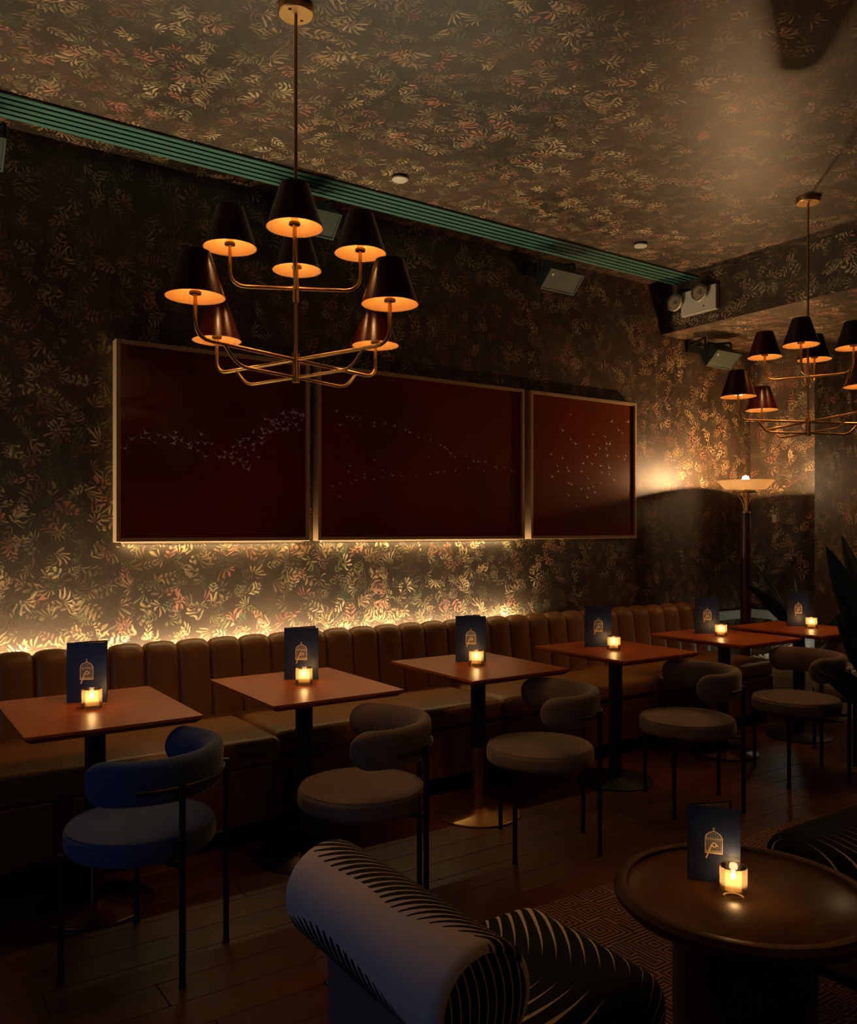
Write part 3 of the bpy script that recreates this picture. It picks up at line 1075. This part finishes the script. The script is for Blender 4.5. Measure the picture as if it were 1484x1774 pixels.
def armchair(label, loc, rz, depth, y0, y1, cloth='seatcloth'):
    """local: roll along y at x = 0, seat towards +x"""
    t = thing('armchair', label, 'armchair', loc, rz, 'fern-print lounge chairs')
    R, z = 0.115, 0.55
    # back roll
    N, S = 14, 48
    v, f, uv = [], [], []
    bev = 0.02
    ringsy = [(y1, R - bev)] + [(y1 - bev * (1 - math.cos(PI / 2 * k / 4)), R - bev + bev * math.sin(PI / 2 * k / 4)) for k in range(1, 5)]
    ringsy += [(y1 - bev - (y1 - y0 - 2 * bev) * k / N, R) for k in range(1, N + 1)]
    ringsy += [(y0 + bev * (1 - math.sin(PI / 2 * k / 4)), R - bev + bev * math.cos(PI / 2 * k / 4)) for k in range(1, 5)]
    for (yy, rr) in ringsy:
        for k in range(S + 1):
            ph = -PI / 2 + 2 * PI * k / S      # 0 = -x side, pi/2 = top
            v.append((-rr * math.cos(ph), yy, z + rr * math.sin(ph)))
            uv.append((y1 - yy, (ph + 1.05) * R))
    M_ = S + 1
    for i in range(len(ringsy) - 1):
        for k in range(S):
            f.append((i * M_ + k, i * M_ + k + 1, (i + 1) * M_ + k + 1, (i + 1) * M_ + k))
    roll = mesh('back_roll', v, f, 'roll', t, smooth=True, uvs=uv)
    for yy, sg in ((y1 - 0.0005, 1), (y0 + 0.0005, -1)):
        cv, cu = [(0, yy + 0.004 * sg, z)], [(0, 0)]
        for k in range(S):
            ph = 2 * PI * k / S
            cv.append(((R - bev + 0.001) * math.cos(ph), yy, z + (R - bev + 0.001) * math.sin(ph)))
            cu.append((R * math.cos(ph), R * math.sin(ph)))
        mesh('end_cap', cv, [(0, 1 + k, 1 + (k + 1) % S) for k in range(S)], 'cap', roll, smooth=True, uvs=cu)
    # seat cushion: rounded slab
    xs0, xs1 = 0.03, depth
    bm = bmesh.new()
    lo, hi = (xs0, y0 + 0.03, 0.245), (xs1, y1 - 0.10, 0.425)
    vs = [bm.verts.new((x, y, zz)) for x in (lo[0], hi[0]) for y in (lo[1], hi[1]) for zz in (lo[2], hi[2])]
    for q in BOX_F:
        bm.faces.new([vs[i] for i in q])
    bmesh.ops.recalc_face_normals(bm, faces=bm.faces)
    bmesh.ops.bevel(bm, geom=bm.edges[:], offset=0.075, segments=7, profile=0.5, affect='EDGES')
    me = bpy.data.meshes.new('seat_cushion')  # noqa
    bm.to_mesh(me)
    bm.free()
    l = me.uv_layers.new(name='uv')
    for p in me.polygons:
        for li, vi in zip(p.loop_indices, p.vertices):
            c = me.vertices[vi].co
            drop = 0.425 - c.z
            if cloth != 'seatcloth':
                l.data[li].uv = (c.x, c.y + 0.20 - (drop if c.y < y0 + 0.1 else 0))
                continue
            l.data[li].uv = (c.x - 0.33 + (drop if c.x > xs1 - 0.08 else 0), c.y - (y0 + y1) / 2 + 0.08 + (drop if c.y > y1 - 0.18 else 0))
    me.polygons.foreach_set('use_smooth', [True] * len(me.polygons))
    me.materials.append(MT[cloth])
    link('seat_cushion', me, t)
    box('back_support', (-0.045, y0 + 0.06, 0.03), (0.05, y1 - 0.08, 0.50), 'chair_base', t, bevel=0.02, seg=3, smooth=True)
    box('seat_base', (-0.03, y0 + 0.07, 0.03), (depth - 0.05, y1 - 0.14, 0.25), 'chair_base', t, bevel=0.02, seg=3, smooth=True)
    for fx in (0.02, depth - 0.10):
        for fyy in (y0 + 0.11, y1 - 0.19):
            cyl('foot', 0.02, 0.0, 0.032, 'black', t, (fx, fyy, 0), 14)
    return t


armchair('pale armchair with black fern print and round back roll in the foreground', (0.95, 1.515, 0.011), 0.0, 0.575, -0.315, 0.315)
armchair('black and cream fern-print lounge chair beyond the round table, cut by the right edge', (3.52, 1.39, 0.011), PI, 1.05, -0.32, 0.30, 'seatcloth2')

# ------------------------------------------------------------------ speakers
def speaker(x, y, z, label):
    t = thing('wall_speaker', label, 'speaker', (x, y, z), 0, 'wall speakers under the ceiling')
    w, h, d = 0.155, 0.078, 0.15
    v = [(-w, -d / 2, -h), (w, -d / 2, -h), (w, -d / 2, h), (-w, -d / 2, h),
         (-w * 0.72, d / 2, -h * 0.72), (w * 0.72, d / 2, -h * 0.72), (w * 0.72, d / 2, h * 0.72), (-w * 0.72, d / 2, h * 0.72)]
    f = [(0, 1, 2, 3), (7, 6, 5, 4), (0, 4, 5, 1), (1, 5, 6, 2), (2, 6, 7, 3), (3, 7, 4, 0)]
    c = mesh('cabinet', v, f, 'speaker', t, rot=(math.radians(45), 0, 0))
    fr = 0.010
    for lo, hi in (((-w, -d / 2 - 0.006, -h), (-w + fr, -d / 2, h)), ((w - fr, -d / 2 - 0.006, -h), (w, -d / 2, h)),
                   ((-w + fr, -d / 2 - 0.006, -h), (w - fr, -d / 2, -h + fr)), ((-w + fr, -d / 2 - 0.006, h - fr), (w - fr, -d / 2, h))):
        box('front_lip', lo, hi, 'grille', c)
    box('grille', (-w + fr, -d / 2 - 0.002, -h + fr), (w - fr, -d / 2, h - fr), 'grille', c)
    box('badge', (-0.118, -d / 2 - 0.004, 0.030), (-0.104, -d / 2 - 0.002, 0.044), 'white', c)
    # U bracket to the wall
    yw = WY - y
    for s in (-1, 1):
        tube('bracket_arm', fillet([(s * 0.165, 0.0, 0.0), (s * 0.165, 0.0, 0.115), (s * 0.05, yw - 0.02, 0.115)], 0.015, 4), 0.009, 'black', t, 8)
    box('wall_plate', (-0.09, yw - 0.025, 0.05), (0.09, yw, 0.15), 'black', t)
    return t


speaker(0.40, 4.24, 3.17, 'wall speaker cut off by the left edge of the frame')
speaker(2.09, 4.24, 3.19, 'wall speaker half hidden behind the near chandelier shades')
speaker(3.98, 4.25, 3.175, 'wall speaker above the rightmost red artwork')
speaker(5.74, 4.25, 2.845, 'wall speaker hanging under the lowered ceiling near the far chandelier')

# ------------------------------------------------------------------ emergency light, pucks, switch
t = thing('emergency_light', 'white emergency light with two round lamp heads on the bulkhead', 'emergency light', (BX, 4.11, 3.18))
box('housing', (-0.045, -0.16, -0.095), (0.0, 0.16, 0.095), 'white', t, bevel=0.006, seg=2)
for yy, zz in ((0.185, 0.02), (-0.045, 0.045)):
    hd = lathe('lamp_head', [(0, 0), (0.045, 0.0), (0.066, 0.03), (0.066, 0.05), (0.062, 0.05), (0.0, 0.012)], 'white', t, (-0.05, yy, zz), 28, rot=(0, -PI / 2, 0))
    lathe('lens', [(0.062, 0.046), (0.060, 0.060), (0.045, 0.074), (0.02, 0.081), (0, 0.082)], 'bulb_glass', hd, None, 28)
    lathe('reflector', [(0.056, 0.046), (0.03, 0.022), (0.012, 0.020), (0.010, 0.05), (0, 0.052)], 'steel', hd, None, 24)
    tube('swivel', [(0.0, yy, zz), (-0.055, yy, zz)] if abs(yy) < 0.16 else [(-0.02, yy - 0.05, zz), (-0.05, yy, zz)], 0.012, 'white', t, 8)
box('test_button', (-0.047, -0.06, -0.055), (-0.044, -0.045, -0.047), 'slot', t)


def puck(x, y, label):
    t = thing('ceiling_puck', label, 'smoke detector', (x, y, CZ), 0, 'white round pucks on the ceiling')
    lathe('black_ring', [(0, 0), (0.046, 0), (0.046, -0.012), (0, -0.012)], 'black', t, seg=28)  # black disc above the white one, slightly wider
    lathe('disc', [(0, -0.012), (0.044, -0.012), (0.044, -0.019), (0.038, -0.024), (0, -0.026)], 'white', t, seg=28)


puck(2.48, 3.90, 'white round puck on the ceiling near the first chandelier')
puck(4.41, 3.885, 'white round puck on the ceiling near the emergency light')
t = thing('wall_switch', 'small white switch plate on the end wall beside the floor lamp', 'switch', (EX, 4.26, 1.53))
box('plate', (-0.012, -0.022, -0.034), (0.0, 0.022, 0.034), 'white', t, bevel=0.003, seg=1)
box('rocker', (-0.015, -0.009, -0.016), (-0.011, 0.009, 0.016), 'white', t)

# ------------------------------------------------------------------ floor lamp
FLX, FLY = 5.83, 4.06
t = thing('floor_lamp', 'tall torchiere floor lamp with opal glass bowl and thick dark pole', 'floor lamp', (FLX, FLY, 0))
lathe('base', [(0, 0), (0.15, 0), (0.15, 0.02), (0.06, 0.04), (0, 0.04)], 'dark_wood', t)
cyl('pole', 0.041, 0.03, 1.565, 'dark_wood', t, seg=28)
cyl('pole_cap', 0.034, 1.565, 1.575, 'brass', t, seg=20)
lathe('bowl', [(0, 1.752), (0.153, 1.752), (0.218, 1.818), (0.2172, 1.821), (0.150, 1.758), (0, 1.758)], 'bowl', t, seg=56, angle=30)
lathe('collar_ring', [(0.087, 1.726), (0.097, 1.730), (0.097, 1.744), (0.087, 1.744), (0.087, 1.726)], 'brass', t, seg=40)
for k in range(4):
    a = k * PI / 2 - TH
    pts = []
    for i in range(11):
        s = i / 10
        r = 0.014 + (0.092 - 0.014) * s ** 2.5
        pts.append((r * math.cos(a), r * math.sin(a), 1.572 + (1.732 - 1.572) * s))
    tube('bowl_strut', pts, 0.0038, 'brass', t, 8)
cyl('lamp_stem', 0.007, 1.572, 1.762, 'brass', t, seg=12)
lathe('bulb', [(0, 1.757), (0.014, 1.762), (0.016, 1.795), (0.026, 1.818), (0.028, 1.836), (0.020, 1.854), (0, 1.862)], 'torch_bulb', t, seg=20)
light('torchiere_light', 'POINT', (0, 0, 1.838), P_TORCH, (1.0, 0.57, 0.25), t, size=0.030)

# globe pendant past the right edge, the source of the glow on the return wall
t = thing('globe_pendant', 'small globe pendant hanging past the right edge of the frame', 'pendant lamp', (7.6, 3.0, CZ2))
cyl('canopy', 0.05, -0.02, 0.0, 'brass', t, seg=20)
cyl('cord', 0.004, -1.0, -0.02, 'black', t, seg=8)
lathe('globe', [(0, -1.16)] + [(0.08 * math.sin(PI * k / 12), -1.08 - 0.08 * math.cos(PI * k / 12)) for k in range(1, 12)] + [(0, -1.0)], 'bulb', t, seg=24)
light('globe_light', 'POINT', (0, 0, -1.08), P_SCONCE, (1.0, 0.62, 0.30), t, size=0.085)

# ------------------------------------------------------------------ planter corner and plants
pl = thing('planter_box', 'low planter of white pebbles below the floor lamp corner', 'planter', (6.20, 3.93, 0))
box('box_body', (-0.17, -0.52, 0.0), (0.31, 0.34, 0.36), 'ledge', pl, bevel=0.008, seg=2)
v, f = [], []
rg = random.Random(3)
ico = [(0, 0, 1), (0.9, 0, 0.25), (0.28, 0.85, 0.25), (-0.73, 0.53, 0.25), (-0.73, -0.53, 0.25), (0.28, -0.85, 0.25), (0, 0, -0.6)]
for i in range(420):
    x, y, z = rg.uniform(-0.15, 0.29), rg.uniform(-0.50, 0.32), 0.368 + rg.uniform(0, 0.01)
    s = rg.uniform(0.011, 0.02)
    a = rg.uniform(0, 6.28)
    n = len(v)
    for p in ico:
        v.append((x + (p[0] * math.cos(a) - p[1] * math.sin(a)) * s * 1.2, y + (p[0] * math.sin(a) + p[1] * math.cos(a)) * s, z + p[2] * s * 0.8))
    for k in range(5):
        f.append((n, n + 1 + k, n + 1 + (k + 1) % 5))
        f.append((n + 6, n + 1 + (k + 1) % 5, n + 1 + k))
pb = mesh('pebbles', v, f, 'pebble', pl)
pb['kind'] = 'stuff'
trim = struct(box('trim_1', (5.75, WY - 0.03, 0.66), (EX, WY, 0.735), 'ledge'))
struct(box('trim_2', (EX - 0.03, RY + 0.1, 0.66), (EX, WY - 0.03, 0.735), 'ledge'))
t = thing('plant_uplight', 'small black spot lamp lying in the pebble planter', 'spot lamp', (6.36, 4.05, 0.382))
lathe('spot_body', [(0, 0), (0.028, 0), (0.034, 0.05), (0.030, 0.05), (0, 0.03)], 'black', t, seg=18)
light('planter_light', 'POINT', (0, 0, 0.085), P_PLANTER, (1.0, 0.96, 0.76), t, size=0.03)


def leaf_obj(parent, base, az, lean, length, width, curl, droop=0.0, stem=0.4, roll=0.0):
    """blade on a stalk: az = compass, lean = angle from vertical at the base"""
    d = Vector((math.sin(lean) * math.cos(az), math.sin(lean) * math.sin(az), math.cos(lean)))
    out = Vector((math.cos(az), math.sin(az), 0))
    side = Vector((-math.sin(az), math.cos(az), 0))
    side = (side * math.cos(roll) + d.cross(side) * math.sin(roll)).normalized()
    p0 = Vector(base)
    p1 = p0 + d * length * stem
    tube('leaf_stalk', [p0, p0 + d * length * stem * 0.5, p1 + d * 0.02], [0.008, 0.006, 0.004], 'stem', parent, 6)
    N = 12
    v, f = [], []
    p = p1.copy()
    cur = d.copy()
    for i in range(N + 1):
        s = i / N
        w = width * (math.sin(PI * min(1, s * 0.97 + 0.03)) ** 0.75) * (1 - 0.25 * s)
        nrm = cur.cross(side).normalized()
        fold = w * 0.28
        v += [p + side * (-w) - nrm * fold, p - side * (w * 0.5) - nrm * fold * 0.35, p, p + side * (w * 0.5) - nrm * fold * 0.35, p + side * w - nrm * fold]
        p = p + cur * (length * (1 - stem) / N)
        cur = (cur + (out * curl - Vector((0, 0, droop))) / N).normalized()
    for i in range(N):
        for k in range(4):
            f.append((i * 5 + k, i * 5 + k + 1, (i + 1) * 5 + k + 1, (i + 1) * 5 + k))
    n = len(v)
    o = mesh('leaf', v, f, 'plant', parent, smooth=True)
    md = o.modifiers.new('thick', 'SOLIDIFY')
    md.thickness = 0.0025
    return o


def plant(label, x, y, z, leaves, potted):
    t = thing('potted_plant', label, 'plant', (x, y, z))
    zz = 0.0
    if potted:
        lathe('pot', [(0, 0), (0.14, 0), (0.18, 0.32), (0.17, 0.32), (0.16, 0.28), (0, 0.28)], 'pot', t, seg=32)
        lathe('soil', [(0, 0.281), (0.159, 0.281), (0, 0.292)], 'soil', t, seg=24)
        zz = 0.285
    for i, (az, lean, ln, w, cu, dr, st) in enumerate(leaves):
        a = math.radians(az)
        leaf_obj(t, (0.025 * math.cos(a), 0.025 * math.sin(a), zz), a, math.radians(lean), ln, w, cu, dr, st, roll=(math.radians(62) if potted else math.radians(35)))
    return t


plant('broad-leaved dark plant in the white pebble planter by the end wall', 6.14, 3.72, 0.385,
      [(200, 35, .75, .07, .9, .5, .35), (150, 25, .80, .075, .7, .4, .4), (260, 40, .85, .075, .8, .5, .4), (290, 26, .7, .07, .6, .4, .4),
       (60, 12, .7, .06, .2, .1, .4), (100, 20, .85, .06, .5, .2, .45), (230, 55, .65, .065, .9, .8, .35), (180, 60, .6, .06, .6, .9, .3), (320, 28, .6, .06, .3, .4, .35)], False)
plant('tall dark strap-leaved plant in a pot at the right edge', 4.47, 2.20, 0.0,
      [(140, 15, 1.12, .072, .22, .0, .45), (120, 10, 1.15, .055, .2, .0, .5), (150, 20, .78, .060, .30, .1, .42), (150, 30, .58, .050, .4, .3, .4),
       (120, 34, .55, .045, .4, .5, .38), (330, 18, 1.1, .06, .3, .0, .5), (290, 35, .9, .06, .4, .2, .45), (250, 30, .95, .06, .4, .2, .45), (20, 30, .9, .06, .4, .2, .45)], True)

# ------------------------------------------------------------------ unseen window added on the left to carry the blue light
w = struct(box('added_window', (X0, 1.3, 0.68), (X0 + 0.03, 2.5, 1.62), 'dark_wood'))
box('pane', (X0 + 0.028, 1.36, 0.74), (X0 + 0.034, 2.44, 1.56), 'blue_glow', w)
# fill pendant added behind the camera's right shoulder for warm light
t = thing('fill_pendant', 'added shaded pendant, unseen warm fill above the lounge seats', 'pendant lamp', (1.9, -0.5, CZ))
cyl('canopy', 0.06, -0.025, 0.0, 'brass', t, seg=20)
cyl('rod', 0.006, -0.36, -0.02, 'brass', t, seg=10)
sh = lathe('lamp_shade', [(0.26, -0.55), (0.16, -0.36), (0, -0.359)], 'shade', t, seg=40)
lathe('shade_lining', [(0.2595, -0.55), (0.256, -0.55), (0.157, -0.363), (0, -0.362)], 'lining', sh, seg=40)
lathe('bulb', [(0, -0.55), (0.03, -0.535), (0.036, -0.51), (0.015, -0.45), (0, -0.38)], 'bulb', sh, seg=18)
light('pendant_fill', 'POINT', (0, 0, -0.515), P_REAR, WARM, t, size=0.045)
